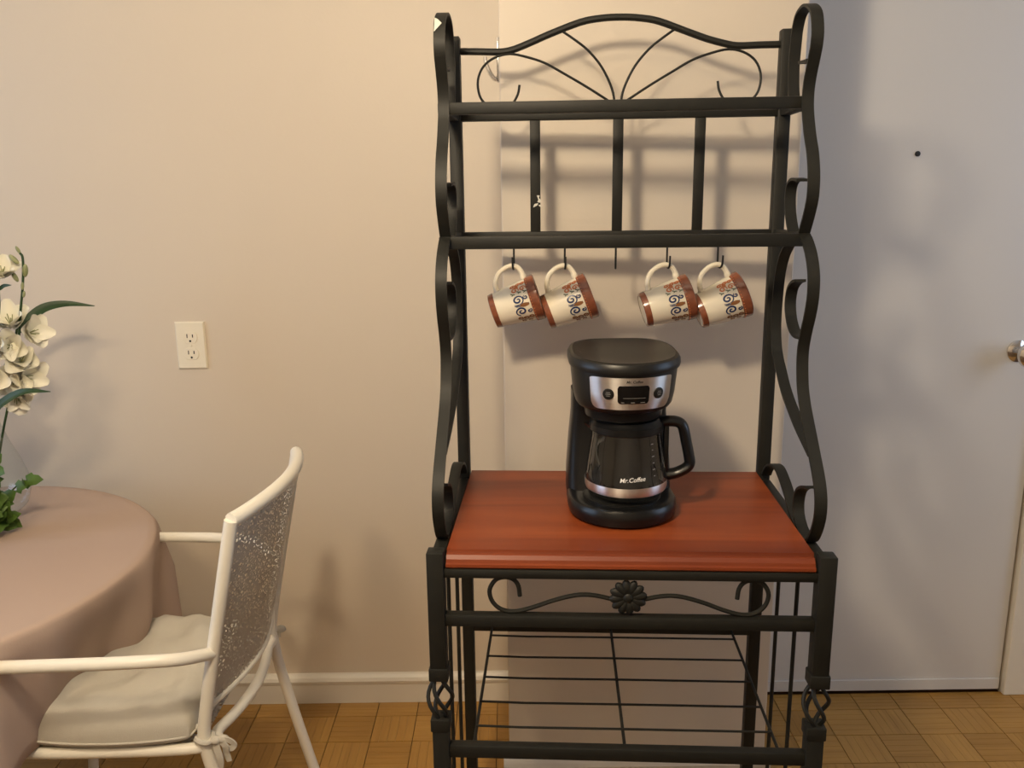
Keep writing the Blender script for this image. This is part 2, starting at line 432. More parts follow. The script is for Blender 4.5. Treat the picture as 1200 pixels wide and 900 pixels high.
# rear uprights
for s in (-1, 1):
    MB().box(s*(PX-.0018)-.0108, s*(PX-.0018)+.0108, 0, .022, 0, 1.536, bev=.002).build('rear_upright', I, rack)
# front posts with a twisted basket
def front_post(s):
    x = s*(PX-.001); y = -.382
    b = MB(); b.box(x-.0125, x+.0125, y, y+.025, .575, .772, bev=.002); b.box(x-.0145, x+.0145, y-.002, y+.027, .567, .588, bev=.002)
    b.box(x-.0145, x+.0145, y-.002, y+.027, .482, .503, bev=.002); b.box(x-.0125, x+.0125, y, y+.025, 0, .49, bev=.002)
    po = b.build('front_post', I, rack)
    for k in range(4):
        pts = []
        for i in range(13):
            t = i/12; rr = .006+.0125*math.sin(PI*t); a = PI/2*k+PI*.75*t+.5
            pts.append((x+rr*math.cos(a), y+.0125+rr*math.sin(a), .57-t*.07))
        MB().tube(pts, .0032, 8).build('basket_twist', I, po)
for s in (-1, 1): front_post(s)
# wooden top with a moulded front edge
wp = [(.0, .746), (-.374, .746), (-.377, .749), (-.3765, .753), (-.3730, .7545), (-.3715, .7590), (-.3665, .7640), (-.3635, .7650), (-.3622, .7640), (-.3612, .7660), (-.3605, .770), (.0, .770)]
wt = MB().extrude_x(wp, -.2635, .2635).build('wooden_top', M['cherry'], rack, smooth=25)
wt['label'] = 'glossy red-brown wooden top board'
# rails
def rail(name, x0, x1, y, z0, z1, dep=.018):
    return MB().box(x0, x1, y-dep/2, y+dep/2, z0, z1, bev=.0045).build(name, I, rack)
rail('front_rail', -.270, .270, -.369, .731, .7465)
rail('front_rail', -.270, .270, -.369, .654, .674)
rail('front_rail', -.270, .270, -.369, .434, .456)
rail('rear_rail', -.270, .270, .010, .436, .458)
rail('rear_rail', -.270, .270, .010, .728, .746)
rail('rear_rail', -.270, .270, .010, .10, .12)
rail('front_rail', -.270, .270, -.369, .10, .12)
for s in (-1, 1):
    MB().box(s*PX-.0105, s*PX+.0105, -.36, .002, .731, .7545, bev=.002).build('side_rail', I, rack)
    MB().box(s*PX-.009, s*PX+.009, -.36, .002, .10, .12, bev=.002).build('side_rail', I, rack)
    for y in (-.132, -.240):
        MB().tube([(s*PX, y, .735), (s*PX, y, .118)], .0034, 8).build('side_rod', I, rack)
# upper shelf bars
ZM0, ZM1, YM = 1.1905, 1.2105, -.148
ZT0, ZT1, YT = 1.3985, 1.4165, -.118
for z0, z1, yf in ((ZM0, ZM1, YM), (ZT0, ZT1, YT)):
    MB().box(-.270, .270, .001, .019, z0, z1, bev=.002).build('rear_shelf_bar', I, rack)
    MB().box(-.290, .290, yf-.009, yf+.009, z0, z1, bev=.002).build('front_shelf_bar', I, rack)
    for s in (-1, 1):
        MB().box(s*PX-.009, s*PX+.009, yf+.006, .003, z0, z1, bev=.002).build('shelf_arm', I, rack)
for x in (-.141, .0015, .1405):
    MB().box(x-.0088, x+.0088, .004, .012, ZM1-.004, ZT0+.004, bev=.001).build('back_slat', I, rack)
# arched top tube
arch = [(-.270, 1.513), (-.235, 1.512), (-.200, 1.511), (-.178, 1.514), (-.147, 1.525), (-.114, 1.538), (-.064, 1.555), (-.029, 1.5605), (.003, 1.5615), (.035, 1.5595), (.067, 1.5535), (.115, 1.536), (.147, 1.5245), (.178, 1.516), (.200, 1.5125), (.235, 1.513), (.270, 1.513)]
MB().tube(catmull([(x, .012, z) for x, z in arch], 4), .0058, 10).build('top_arch', I, rack)
fan_in = [(-.094, 1.541), (-.073, 1.527), (-.052, 1.511), (-.032, 1.489), (-.018, 1.466), (-.008, 1.441), (-.004, 1.414)]
fan_out = [(-.010, 1.425), (-.050, 1.450), (-.090, 1.473), (-.124, 1.4915), (-.156, 1.502), (-.183, 1.507), (-.208, 1.502), (-.228, 1.488), (-.238, 1.466), (-.236, 1.442), (-.226, 1.427), (-.210, 1.4175), (-.192, 1.4175), (-.179, 1.427), (-.170, 1.442), (-.167, 1.457)]
for s in (1, -1):
    MB().tube(catmull([(x*s, .010, z) for x, z in fan_in], 4), .0021, 8).build('fan_wire', I, rack)
    MB().tube(catmull([(x*s, .010, z) for x, z in fan_out], 4), .0021, 8).build('fan_scroll', I, rack)
# side scrolls (flat iron bent in the plane of each side)
SC = dict(
 A=[(-.062,1.400),(-.044,1.431),(-.036,1.468),(-.040,1.506),(-.046,1.529),(-.064,1.546),(-.105,1.550),(-.143,1.533),(-.157,1.507),(-.157,1.487),(-.148,1.468),(-.134,1.443),(-.128,1.421),(-.130,1.400),(-.138,1.381),(-.153,1.355),(-.172,1.329),(-.185,1.297),(-.186,1.266),(-.174,1.241),(-.157,1.217),(-.146,1.204)],
 B=[(-.104,1.203),(-.088,1.214),(-.068,1.239),(-.060,1.266),(-.067,1.285),(-.090,1.293),(-.125,1.291)],
 G=[(-.140,1.466),(-.120,1.467),(-.092,1.469)],
 C=[(-.155,1.208),(-.172,1.200),(-.196,1.182),(-.213,1.160),(-.220,1.138),(-.219,1.114),(-.211,1.090),(-.198,1.064),(-.188,1.037),(-.188,1.012),(-.197,.980),(-.209,.960),(-.225,.942),(-.260,.909),(-.280,.890),(-.303,.868),(-.317,.850),(-.324,.832),(-.324,.810),(-.314,.786),(-.298,.765),(-.280,.7555),(-.262,.757),(-.240,.762),(-.221,.775),(-.216,.794),(-.224,.814),(-.245,.828),(-.276,.839)],
 D=[(-.086,1.196),(-.049,1.172),(-.028,1.144),(-.020,1.117),(-.016,1.089),(-.015,1.062),(-.018,1.035),(-.030,1.008),(-.048,.989),(-.068,.975),(-.092,.957),(-.123,.940),(-.160,.925),(-.198,.911),(-.240,.899),(-.276,.889)],
 F=[(-.190,1.052),(-.165,1.050),(-.144,1.052),(-.124,1.060),(-.106,1.077),(-.099,1.099),(-.107,1.120),(-.127,1.132),(-.149,1.137)],
 E=[(-.008,.768),(-.022,.784),(-.042,.797),(-.069,.806),(-.094,.808),(-.118,.803),(-.146,.793),(-.170,.782),(-.196,.768),(-.222,.760),(-.250,.7575)])
for s in (1, -1):
    for k, p in SC.items():
        MB().ribbon_yz(catmull([(a, b, 0) for a, b in p], 4), s*PX-.0088, s*PX+.0088, .0042).build('side_scroll', I, rack)
# apron scrolls and rosette
ap = [(-.157,.701),(-.159,.717),(-.166,.727),(-.178,.7305),(-.192,.726),(-.201,.711),(-.199,.695),(-.190,.683),(-.177,.677),(-.160,.677),(-.136,.684),(-.110,.694),(-.085,.7015),(-.066,.7045),(-.047,.7035),(-.022,.698)]
for s in (1, -1):
    MB().tube(catmull([(x*s, -.368, z) for x, z in ap], 4), .0034, 8).build('apron_scroll', I, rack)
ro = MB().ball((0, -.374, .703), .0075, 16, 8, (1, .6, 1)).build('rosette', I, rack)
for k in range(12):
    a = 2*PI*k/12+.13
    mt = Matrix.Rotation(-a, 3, 'Y')
    MB().ball((.0150*math.cos(a), -.371, .703+.0150*math.sin(a)), .0130, 12, 7, (1.0, .45, .56), mt).build('petal', I, ro)
# wire shelf
ws = []
for y in (-.034, -.108, -.177, -.250, -.316):
    pts = [(-.232, y, .449), (-.16, y, .4475), (0, y, .4485), (.232, y, .449)]
    MB().tube(pts, .0019, 8).build('shelf_wire', I, rack)
for x in (-.231, .001, .233):
    MB().tube([(x, .004, .4455), (x, -.364, .4455)], .0026, 8).build('shelf_wire', I, rack)
# mug hooks under the rear shelf bar
HX = (-.180, -.0895, .0005, .0905, .179)
HR = (6, -4, 4, -12, -22)
for x, a in zip(HX, HR):
    p = [(0, 0, 1.193), (0, 0, 1.158), (0, -.001, 1.151), (0, -.006, 1.1455), (0, -.012, 1.147), (0, -.0155, 1.153), (0, -.0165, 1.167)]
    h = MB().tube(catmull(p, 4), .0018, 8).build('mug_hook', I, rack)
    h.location = (x, .009, 0); h.rotation_euler = (0, 0, R(-a))
# chips where the black paint has come off
def chip(pts, y, name='paint_chip'):
    b = MB(); n = len(pts)
    b.add([(x, y, z) for x, z in pts], [tuple(range(n))]); return b.build(name, M['chip'], rack, smooth=None, normals=False)
zc = 1.262
for q in ([(0, .012), (.006, .012), (.004, .007), (.008, .003), (.007, -.002), (.001, -.001), (.003, .004)], [(-.004, -.004), (.003, -.003), (.001, -.007), (-.007, -.011), (-.006, -.007)], [(.003, -.006), (.0085, -.006), (.009, -.011), (.005, -.009)]):
    chip([(-.1385+.9*x, zc+.9*z) for x, z in q], .0036)
cb = MB(); cb.add([(-.2880, -.1445, 1.5375), (-.2830, -.1460, 1.5350), (-.2765, -.1505, 1.5285), (-.2875, -.1590, 1.5150)], [(0, 1, 2, 3)])
cb.build('paint_chip', M['chip'], rack, smooth=None, normals=False)

# ------------------------------------------------------------------ mugs
def mug_surface(z):   # outer radius along the height
    t = z/.084
    return .0285+.0105*t**.9
def paint(mb, pts, w, off=.00045):
    """painted stroke: polyline of (arc angle in degrees, height) on the mug wall"""
    P = [Vector((p[0], .0685-(.0685-p[1])*1.2, 0)) for p in pts]; n = len(P); vs = []; fs = []
    for i in range(n):
        rr = mug_surface(P[i].y); k = R(1)*rr
        a = P[max(i-1, 0)]; b = P[min(i+1, n-1)]
        d = Vector(((b.x-a.x)*k, b.y-a.y)); d = d.normalized() if d.length > 0 else Vector((1, 0))
        tw = w*(.55+.45*math.sin(PI*min(1, max(0, (i+.6)/(n+.2)))))
        nn = Vector((-d.y, d.x))*tw/2
        for s in (1, -1):
            ang = R(P[i].x)+s*nn.x/rr; z = P[i].y+s*nn.y; q = mug_surface(z)+off
            vs.append((q*math.cos(ang), q*math.sin(ang), z))
    for i in range(n-1): fs.append((2*i, 2*i+1, 2*i+3, 2*i+2))
    mb.add(vs, fs)
def spiral(ca, cz, r0, r1, a0, turns, n=22, ka=1):
    k = R(1)*.036; out = []
    for i in range(n):
        t = i/(n-1); r = r0+(r1-r0)*t; a = R(a0)+ka*2*PI*turns*t
        out.append((ca+r*math.cos(a)/k, cz+r*math.sin(a)))
    return out
def blob(ca, cz, ra, rz, n=12, tilt=0):
    k = R(1)*.036
    return [(ca+(ra*math.cos(a)*math.cos(tilt)-rz*math.sin(a)*math.sin(tilt))/k, cz+ra*math.cos(a)*math.sin(tilt)+rz*math.sin(a)*math.cos(tilt)) for a in [2*PI*i/n for i in range(n)]]
def paint_blob(mb, pts, off=.0005):
    vs = []
    for a, z in [(a_, .0685-(.0685-z_)*1.2) for a_, z_ in pts]: q = mug_surface(z)+off; vs.append((q*math.cos(R(a)), q*math.sin(R(a)), z))
    mb.add(vs, [tuple(range(len(vs)))])

def make_mug():
    t = empty('mug')
    prof = [(.0, .0), (.0265, .0), (.0285, .002)]
    prof += [(mug_surface(z), z) for z in [.01+.0735*i/12 for i in range(13)]]
    prof += [(.0385, .0845), (.0370, .0835)]
    prof += [(mug_surface(z)-.0030, z) for z in [.0835-.0755*i/8 for i in range(9)]] + [(.015, .006), (.0, .006)]
    MB().lathe(prof, 44, cap0=False, cap1=False).build('cup_body', M['ceram'], t)
    rb = MB().lathe([(mug_surface(.0685)-.001, .0685), (mug_surface(.0685)+.0009, .0690), (mug_surface(.076)+.0017, .076), (mug_surface(.083)+.0012, .0835), (mug_surface(.0845)-.0010, .0852), (mug_surface(.084)-.0038, .084)], 44, cap0=False, cap1=False).build('rim_band', M['terra'], t)
    bd = MB()
    for k in range(46):
        a = 2*PI*k/46; q = mug_surface(.0715)+.0012; bd.ball((q*math.cos(a), q*math.sin(a), .0712), .0009, 6, 4)
    bd.build('bead_row', M['orange'], rb)['kind'] = 'stuff'
    MB().lathe([(.026, -.0004), (.0292, .0006), (.0300, .004), (mug_surface(.010)+.0008, .0095), (mug_surface(.0105)-.001, .0105)], 44, cap0=False, cap1=False).build('base_band', M['terra'], t)
    hp = catmull([(.028, 0, .0190), (.036, 0, .0185), (.047, 0, .0215), (.0570, 0, .0290), (.0625, 0, .0390), (.0645, 0, .0490), (.0635, 0, .0580), (.0580, 0, .0655), (.048, 0, .0690), (.037, 0, .0695)], 4)
    n = len(hp)
    MB().tube(hp, [.0058 if (i < 3 or i > n-4) else .0043+.0008*abs(i/(n-1)-.5) for i in range(n)], 10, flat=1.15).build('handle', M['ceram'], t)
    bl, og, sg, br, bo = MB(), MB(), MB(), MB(), MB()
    for side in (1, -1):
        A = lambda pts: [(side*a, z) for a, z in pts]
        # blue double scroll
        paint(bl, A(spiral(76, .0525, .0085, .0010, 20, 1.55, 26)), .0031)
        paint(bl, A(spiral(74, .0640, .0035, .0008, 200, 1.2, 16)), .0024)
        paint(bl, A(spiral(109, .0530, .0085, .0010, -20, 1.55, 26, -1)), .0031)
        paint(bl, A(spiral(112, .0645, .0035, .0008, 160, 1.2, 16, -1)), .0024)
        paint(bl, A([(90, .0455), (91, .050), (92, .055), (93, .060), (91, .066)]), .0016)
        paint(bl, A([(86, .0455), (89, .050), (88, .056), (90, .0665), (94, .0665), (97, .060), (95, .054), (93, .047)]), .0011)
        paint_blob(bo, A(blob(92.5, .0600, .0034, .0068)), .0006)
        # orange flowers nearer the handle
        for ca, cz, r in ((46, .0520, .0048), (47, .0635, .0040), (30, .0500, .0035), (29, .0580, .0032), (30, .0650, .0030), (38, .0545, .0025)):
            paint(og, A(spiral(ca, cz, r*1.25, .0006, 60, 1.4, 18)), .0028)
        for ca, cz in ((57, .0480), (56, .0575), (58, .0655)):
            paint(sg, A([(ca-5, cz-.003), (ca, cz), (ca+1, cz+.003)]), .0024); paint(sg, A([(ca+3, cz-.002), (ca-1, cz+.002)]), .0016)
        # brown row away from the handle
        for ca, cz, r in ((132, .0480, .0035), (134, .0560, .0038), (132, .0640, .0035), (146, .0520, .003), (147, .0610, .003)):
            paint(br, A(spiral(ca, cz, r*1.2, .0006, 10, 1.3, 14)), .0026)
    bl.build('blue_scroll_painting', M['cobalt'], t, normals=False)['kind'] = 'stuff'; og.build('orange_flower_painting', M['orange'], t, normals=False)['kind'] = 'stuff'
    sg.build('green_leaf_painting', M['sage'], t, normals=False)['kind'] = 'stuff'; br.build('brown_flower_painting', M['brownp'], t, normals=False)['kind'] = 'stuff'; bo.build('orange_petal_painting', M['brownp'], t, normals=False)['kind'] = 'stuff'
    return t
def copy_tree(o, parent=None):
    c = o.copy(); COL.objects.link(c); c.parent = parent
    for ch in list(o.children): copy_tree(ch, c)
    return c
rackM = Matrix.Translation(RK) @ Matrix.Rotation(RTH, 4, 'Z')
MS = 1.04
def place_mug(o, hx, tilt, yaw, label):
    # mug axis -> to the right and up by tilt; handle up; base turned a little towards the room
    ax = Vector((math.cos(R(tilt)), 0, math.sin(R(tilt)))); hd = Vector((-math.sin(R(tilt)), 0, math.cos(R(tilt)))); sd = ax.cross(hd)
    B = Matrix((hd, sd, ax)).transposed()
    Rz = Matrix.Rotation(R(yaw), 3, 'Z')
    rot = (Rz @ B)
    # inner top of the handle hangs on the hook
    hang_local = Vector((.0595, 0, .0590))*MS
    hook = Vector((hx, .0025, 1.1473))
    o.matrix_world = rackM @ (Matrix.Translation(hook - rot @ hang_local) @ rot.to_4x4() @ Matrix.Scale(MS, 4))
    tag(o, label, 'mug', 'painted mugs hanging from the rack hooks')
mug0 = make_mug()
mug_copies = [copy_tree(mug0) for _ in range(3)]
place_mug(mug0, HX[0], 18, 2, 'cream mug with terracotta bands on the end hook nearer the wall outlet')
place_mug(mug_copies[0], HX[1], 21, 3, 'cream mug with terracotta bands between the outlet-side end mug and the empty hook')
place_mug(mug_copies[1], HX[3], 16, 5, 'cream mug with terracotta bands between the empty hook and the door-side end mug')
place_mug(mug_copies[2], HX[4], 21.5, 4, 'cream mug with terracotta bands on the end hook nearer the door')

# ------------------------------------------------------------------ coffee maker
CM = (.178, -.660, .770)
cm = empty('coffee_maker', CM)
tag(cm, 'black drip coffee maker with steel control panel on the wooden shelf', 'coffee maker')
def ring(r, z, back=None, n=56, cx=0, cy=0, xs=1.0):
    """round front, squarer back"""
    out = []
    for k in range(n):
        a = 2*PI*k/n; c, s_ = math.cos(a), math.sin(a)
        if s_ > 0 and back:
            e = .55
            x = r*xs*math.copysign(abs(c)**e, c); y = back*abs(s_)**e
        else:
            x = r*xs*c; y = (r if s_ < 0 else (back or r))*s_
        out.append((cx+x, cy+y, z))
    return out
b = MB().rings([ring(.079, .0005, .098), ring(.085, .005, .104), ring(.0875, .015, .106), ring(.0870, .023, .106), ring(.084, .0285, .104), ring(.080, .030, .102), ring(.072, .0285, .06)])
b.build('base', M['blackp'], cm)
MB().lathe([(.0, .0285), (.062, .0285), (.062, .0305), (.060, .0315), (.0, .0315)], 40, cap0=False, cap1=False).build('warming_plate', M['blackp2'], cm)
def colring(w, y0, y1, z, n=40):
    out = []
    for k in range(n):
        a = 2*PI*k/n; c, s_ = math.cos(a), math.sin(a); e = .45
        out.append((w*math.copysign(abs(c)**e, c), (y0+y1)/2+(y1-y0)/2*math.copysign(abs(s_)**e, s_), z))
    return out
MB().rings([colring(.0865, .012, .105, .02), colring(.0855, .022, .104, .06), colring(.082, .028, .103, .11), colring(.078, .030, .102, .155), colring(.078, .022, .102, .192)]).build('column', M['blackp'], cm)
hd_ = MB().rings([ring(.058, .176, .090), ring(.071, .182, .098), ring(.0755, .188, .100), ring(.0790, .205, .102), ring(.0822, .238, .104), ring(.0822, .249, .104)])
hd_.build('brew_head', M['blackp2'], cm)
MB().rings([ring(.052, .160, .06), ring(.060, .165, .07), ring(.062, .178, .07)]).build('filter_basket', M['blackp'], cm)
def lidring(r, z, back): return [(x, y, zz+y*.045) for x, y, zz in ring(r, z, back)]
lid = MB().rings([lidring(.082, .2455, .104), lidring(.0862, .2465, .1065), lidring(.0872, .2500, .107), lidring(.0868, .2565, .1065), lidring(.0840, .2615, .1045), lidring(.0790, .2635, .100), lidring(.0740, .2620, .095), lidring(.055, .2595, .072), lidring(.03, .2585, .04), lidring(.006, .2583, .008)])
lid.build('lid', M['blackp2'], cm)
MB().add([(-.0715, .012, .2665), (-.0705, .013, .2668), (-.0655, -.008, .2655), (-.0665, -.009, .2652)], [(0, 1, 2, 3)]).build('lid_slot', M['dark'], cm, smooth=None)
# curved steel panel: front of the head is towards -y
def head_r(z):
    return .0790+(.0822-.0790)*(z-.205)/(.238-.205) if z > .205 else .0755+(.0790-.0755)*(z-.188)/(.017)
def on_head(phi, z, off):
    q = head_r(z)+off; return (q*math.sin(R(phi)), -q*math.cos(R(phi)), z)
def head_patch(name, outline_fn, m, off, parent, phis, zs):
    """patch on the head between zlow(phi) and zhigh(phi)"""
    b = MB(); rows = []
    for j in range(zs+1):
        rows.append([on_head(p, outline_fn(p)[0]+(outline_fn(p)[1]-outline_fn(p)[0])*j/zs, off) for p in phis])
    b.rings(rows, cap0=False, cap1=False, close=False)
    return b.build(name, m, parent, normals=False)
P0, P1 = -46, 52
def pan(p):
    u = (p-P0)/(P1-P0); lo = .1885; hi = .2385
    ed = min(p-P0, P1-p)
    if ed < 9: c = (1-math.sqrt(max(0, 1-(1-ed/9)**2)))*.010; lo += c*(1.3 if p > 0 else 1.0); hi -= c*.25
    return lo, hi
cp = head_patch('control_panel', pan, M['steel'], .0007, cm, [P0+(P1-P0)*i/60 for i in range(61)], 6)
D0, D1 = -14, 20
def disp(p):
    ed = min(p-D0, D1-p); c = 0
    if ed < 3: c = (1-math.sqrt(max(0, 1-(1-ed/3)**2)))*.004
    return .1985+c, .2265-c
head_patch('display', disp, M['screen'], .0016, cp, [D0+(D1-D0)*i/28 for i in range(29)], 4)
for p0, w in ((-8.5, 1.6), (2.2, 2.2), (13, 2.6)):
    head_patch('display_print', lambda p: (.2003, .2013), M['greyp'], .0020, cp, [p0-w, p0, p0+w], 1)
head_patch('display_line', lambda p: (.2075, .2080), M['greyp'], .0020, cp, [-8+3*i for i in range(9)], 1)
for ph_, zc_ in ((-24, .213), (32, .213)):
    bt = MB(); n = 20; vs = []
    for rr, off in ((.0088, .0008), (.0084, .0022), (.0060, .0026), (.0, .0026)):
        vs.append([on_head(ph_+math.degrees(rr*math.cos(2*PI*k/n)/.08), zc_+rr*math.sin(2*PI*k/n), off) for k in range(n)])
    bo_ = bt.rings(vs, cap0=False, cap1=False).build('button', M['blackp2'], cp, normals=False)
    for dz, w in ((.0025, 2.2), (-.0002, 2.8), (-.003, 2.0)):
        head_patch('button_print', lambda p, dz=dz: (zc_+dz, zc_+dz+.0009), M['greyp'], .0029, bo_, [ph_-w, ph_, ph_+w], 1)
def wrap_text(body, size, fn, shear=.25, bold=.0):
    vs, fs = text_mesh(body, size, shear, bold=bold)
    return MB().add([fn(v.x, v.y) for v in vs], fs)
wrap_text('Mr. Coffee', .0055, lambda x, y: on_head(3.5+math.degrees(x/.081), .2325+y, .0013), .2, .00012).build('brand_lettering', M['darkp'], cp, smooth=None, normals=False)

# carafe standing on the warming plate
ca = empty('carafe', (.183, -.664, .8018))
tag(ca, 'glass coffee carafe with black handle standing on the warming plate', 'carafe')
cprof = [(.046, .0008), (.055, .004), (.0615, .010), (.0648, .018), (.0652, .026), (.0640, .040), (.0610, .062), (.0575, .085), (.0555, .100), (.0552, .112)]
MB().lathe(cprof, 56, cap0=True, cap1=False).build('glass_body', M['carafe'], ca)
def car_r(z):
    for (r0, z0), (r1, z1) in zip(cprof, cprof[1:]):
        if z0 <= z <= z1: return r0+(r1-r0)*(z-z0)/(z1-z0)
    return .055
MB().lathe([(car_r(z)+.0007, z) for z in (.0145, .018, .022, .026, .0295)], 56, cap0=False, cap1=False).build('metal_band', M['steel'], ca)
MB().lathe([(.0560, .108), (.0585, .110), (.0585, .120), (.055, .1225), (.050, .128), (.030, .132), (.0, .132)], 56, cap0=False, cap1=False).build('collar', M['blackp'], ca)
sp = MB()
sp.rings([[(-.050, -.014, .116), (-.050, .014, .116), (-.049, .013, .111), (-.049, -.013, .111)], [(-.062, -.008, .1175), (-.062, .008, .1175), (-.060, .006, .112), (-.060, -.006, .112)], [(-.068, -.004, .1195), (-.068, .004, .1195), (-.067, .003, .117), (-.067, -.003, .117)]])
sp.build('spout', M['carafe'], ca)
hpth = catmull([(.052, -.002, .1190), (.066, -.004, .1210), (.080, -.005, .1195), (.0885, -.006, .1120), (.0940, -.006, .090), (.1000, -.006, .062), (.1010, -.006, .0510), (.0950, -.006, .0430), (.080, -.004, .0350), (.064, -.003, .0320)], 4)
MB().tube(hpth, .0088, 12, flat=1.35).build('handle', M['blackp'], ca)
MB().box(.0585, .0665, -.011, .005, .028, .118, bev=.002).build('handle_strap', M['blackp'], ca)
def on_car(phi, z, off=.0007):
    q = car_r(z)+off; return (q*math.sin(R(phi)), -q*math.cos(R(phi)), z)
wrap_text('Mr.Coffee', .0098, lambda x, y: on_car(2+math.degrees(x/.064), .0435+y+.06*x, .0009), .18, .0001).build('brand_lettering', M['whitep'], ca, smooth=None, normals=False)
for i, z in enumerate((.046, .056, .066, .076, .086, .095)):
    bq = MB(); w = 5 if i % 2 else 3.2
    bq.rings([[on_car(p, z, .0008) for p in (36-w/2, 36, 36+w/2)], [on_car(p, z+.0011, .0008) for p in (36-w/2, 36, 36+w/2)]], cap0=False, cap1=False, close=False)
    bq.build('level_mark', M['greyp'], ca, smooth=None, normals=False)

# ------------------------------------------------------------------ wall outlet
ou = empty('wall_outlet', (-.7475, 0, .939)); tag(ou, 'ivory double electrical outlet plate on the beige wall', 'outlet')
pb = MB(); pb.rings([[(-.0345, 0, -.0560), (.0345, 0, -.0560), (.0345, 0, .0560), (-.0345, 0, .0560)], [(-.0345, -.003, -.0560), (.0345, -.003, -.0560), (.0345, -.003, .0560), (-.0345, -.003, .0560)], [(-.0315, -.0062, -.0530), (.0315, -.0062, -.0530), (.0315, -.0062, .0530), (-.0315, -.0062, .0530)]])
pb.build('cover_plate', M['plate'], ou, smooth=None)
for z in (.0195, -.0195):
    pts = []
    for k in range(28):
        a = 2*PI*k/28; x = .0172*math.cos(a); zz = .0172*math.sin(a)
        pts.append((x, max(-.0138, min(.0138, zz))))
    rb_ = MB().rings([[(x, -.0055, z+q) for x, q in pts], [(x, -.0072, z+q) for x, q in pts], [(x*.95, -.0078, z+q*.95) for x, q in pts]]).build('receptacle', M['plate'], ou)
    for dx, h_ in ((-.0064, .0046), (.0064, .0038)):
        MB().box(dx-.0011, dx+.0011, -.0082, -.0070, z+.0035-h_, z+.0035+h_).build('slot', M['dark'], rb_, smooth=None)
    g = MB().lathe([(0, 0), (.0026, 0), (.0026, .0012), (0, .0012)], 14, cap0=False, cap1=False).build('ground_hole', M['dark'], rb_)
    g.rotation_euler = (R(90), 0, 0); g.location = (0, -.0070, z-.0085)
sw = MB().lathe([(0, 0), (.0032, 0), (.0026, .0012), (0, .0016)], 14, cap0=False, cap1=False).build('screw', M['plate'], ou)
sw.rotation_euler = (R(90), 0, 0); sw.location = (0, -.0060, 0)

# ------------------------------------------------------------------ coat hook on the side of the chase
ch = empty('coat_hook', (CX0, -.300, 1.515)); tag(ch, 'small chrome coat hook on the edge of the jutting wall', 'hook')
MB().box(-.0048, .0, -.009, .009, -.036, .042, bev=.0016).build('hook_plate', M['chrome'], ch)
MB().tube(catmull([(-.002, 0, -.026), (-.006, 0, -.031), (-.013, 0, -.026), (-.020, 0, -.014), (-.025, 0, -.002), (-.0265, 0, .009)], 4), [.0040]*17+[.004, .0038, .0034, .0028], 10, flat=1.6).build('hook_arm', M['chrome'], ch)

# ------------------------------------------------------------------ round table and tablecloth
TC = (-1.101, -.563); TR = .436; TZ = .641
tb = empty('round_table', (TC[0], TC[1], 0)); tag(tb, 'round pedestal dining table hidden under a mauve cloth', 'table')
MB().lathe([(0, TZ-.026), (TR-.026, TZ-.026), (TR-.020, TZ-.018), (TR-.020, TZ-.010), (TR-.026, TZ-.001), (0, TZ-.001)], 72, cap0=False, cap1=False).build('tabletop', M['tablew'], tb)
MB().lathe([(.03, .05), (.045, .08), (.03, .16), (.028, .45), (.05, TZ-.04), (.12, TZ-.026)], 28).build('pedestal', M['tablew'], tb)
for k in range(4):
    a = PI/4+k*PI/2
    MB().tube([(.02*math.cos(a), .02*math.sin(a), .08), (.13*math.cos(a), .13*math.sin(a), .05), (.22*math.cos(a), .22*math.sin(a), .016)], [.022, .019, .015], 10).build('foot', M['tablew'], tb)
def cloth():
    n = 220; rings_ = []
    for r in (.02, .15, .28, .37, .415, .430): rings_.append([(r*math.cos(2*PI*k/n), r*math.sin(2*PI*k/n), TZ+.0015) for k in range(n)])
    def hang(t):
        out = []
        for k in range(n):
            a = 2*PI*k/n; deg = (math.degrees(a)+180) % 360-180
            drop = .235+.015*math.sin(3*a+.6)
            fold = (.020*math.sin(9*a+1.2)+.016*math.sin(14*a+.3)+.008*math.sin(23*a))*min(1, t*2.0)
            # bulging fold beyond the chair seat
            fold += .012*t*math.exp(-((deg-24)/8)**2)+.012*t*math.exp(-((deg+42)/7)**2)
            # pushed in between the arms of the chair
            ind = math.exp(-((deg+9)/24)**4)
            fold = fold*(1-.35*ind)-.095*ind*t**1.15
            # pressed in where the near arm passes in front
            fold -= .030*math.exp(-((deg+46)/12)**2)*min(1, t*3)
            rr = TR+.004+fold+.006*t
            if t < .12: rr = TR-.004+(.008)*math.sin(PI/2*t/.12)+fold
            z = TZ+.0015-drop*t if t > .0 else TZ+.001
            if t < .12: z = TZ+.0015-.010*(1-math.cos(PI/2*t/.12))-drop*t*.6
            out.append((rr*math.cos(a), rr*math.sin(a), z))
        return out
    for t in (.02, .05, .08, .12, .2, .3, .4, .5, .6, .7, .8, .9, 1.0): rings_.append(hang(t))
    b = MB(); b.rings(rings_, cap0=True, cap1=False)
    o = b.build('tablecloth', M['cloth'], smooth=60)
    o.location = (TC[0], TC[1], 0)
    sm = o.modifiers.new('thickness', 'SOLIDIFY'); sm.thickness = .0015; sm.offset = -1
    return o
tag(cloth(), 'mauve-brown cloth draped over the round dining table', 'tablecloth')

# ------------------------------------------------------------------ white metal armchair
chair = empty('dining_chair', (-.65, -.58, 0)); tag(chair, 'white metal armchair with a mesh back pulled up to the round table', 'chair')
OC = Vector((-.65, -.58, 0))
Wm = M['whitem']
def cpath(pts, n=5): return [p-OC for p in catmull(pts, n)]
YN, YFa = -.748, -.402
ZS = .408
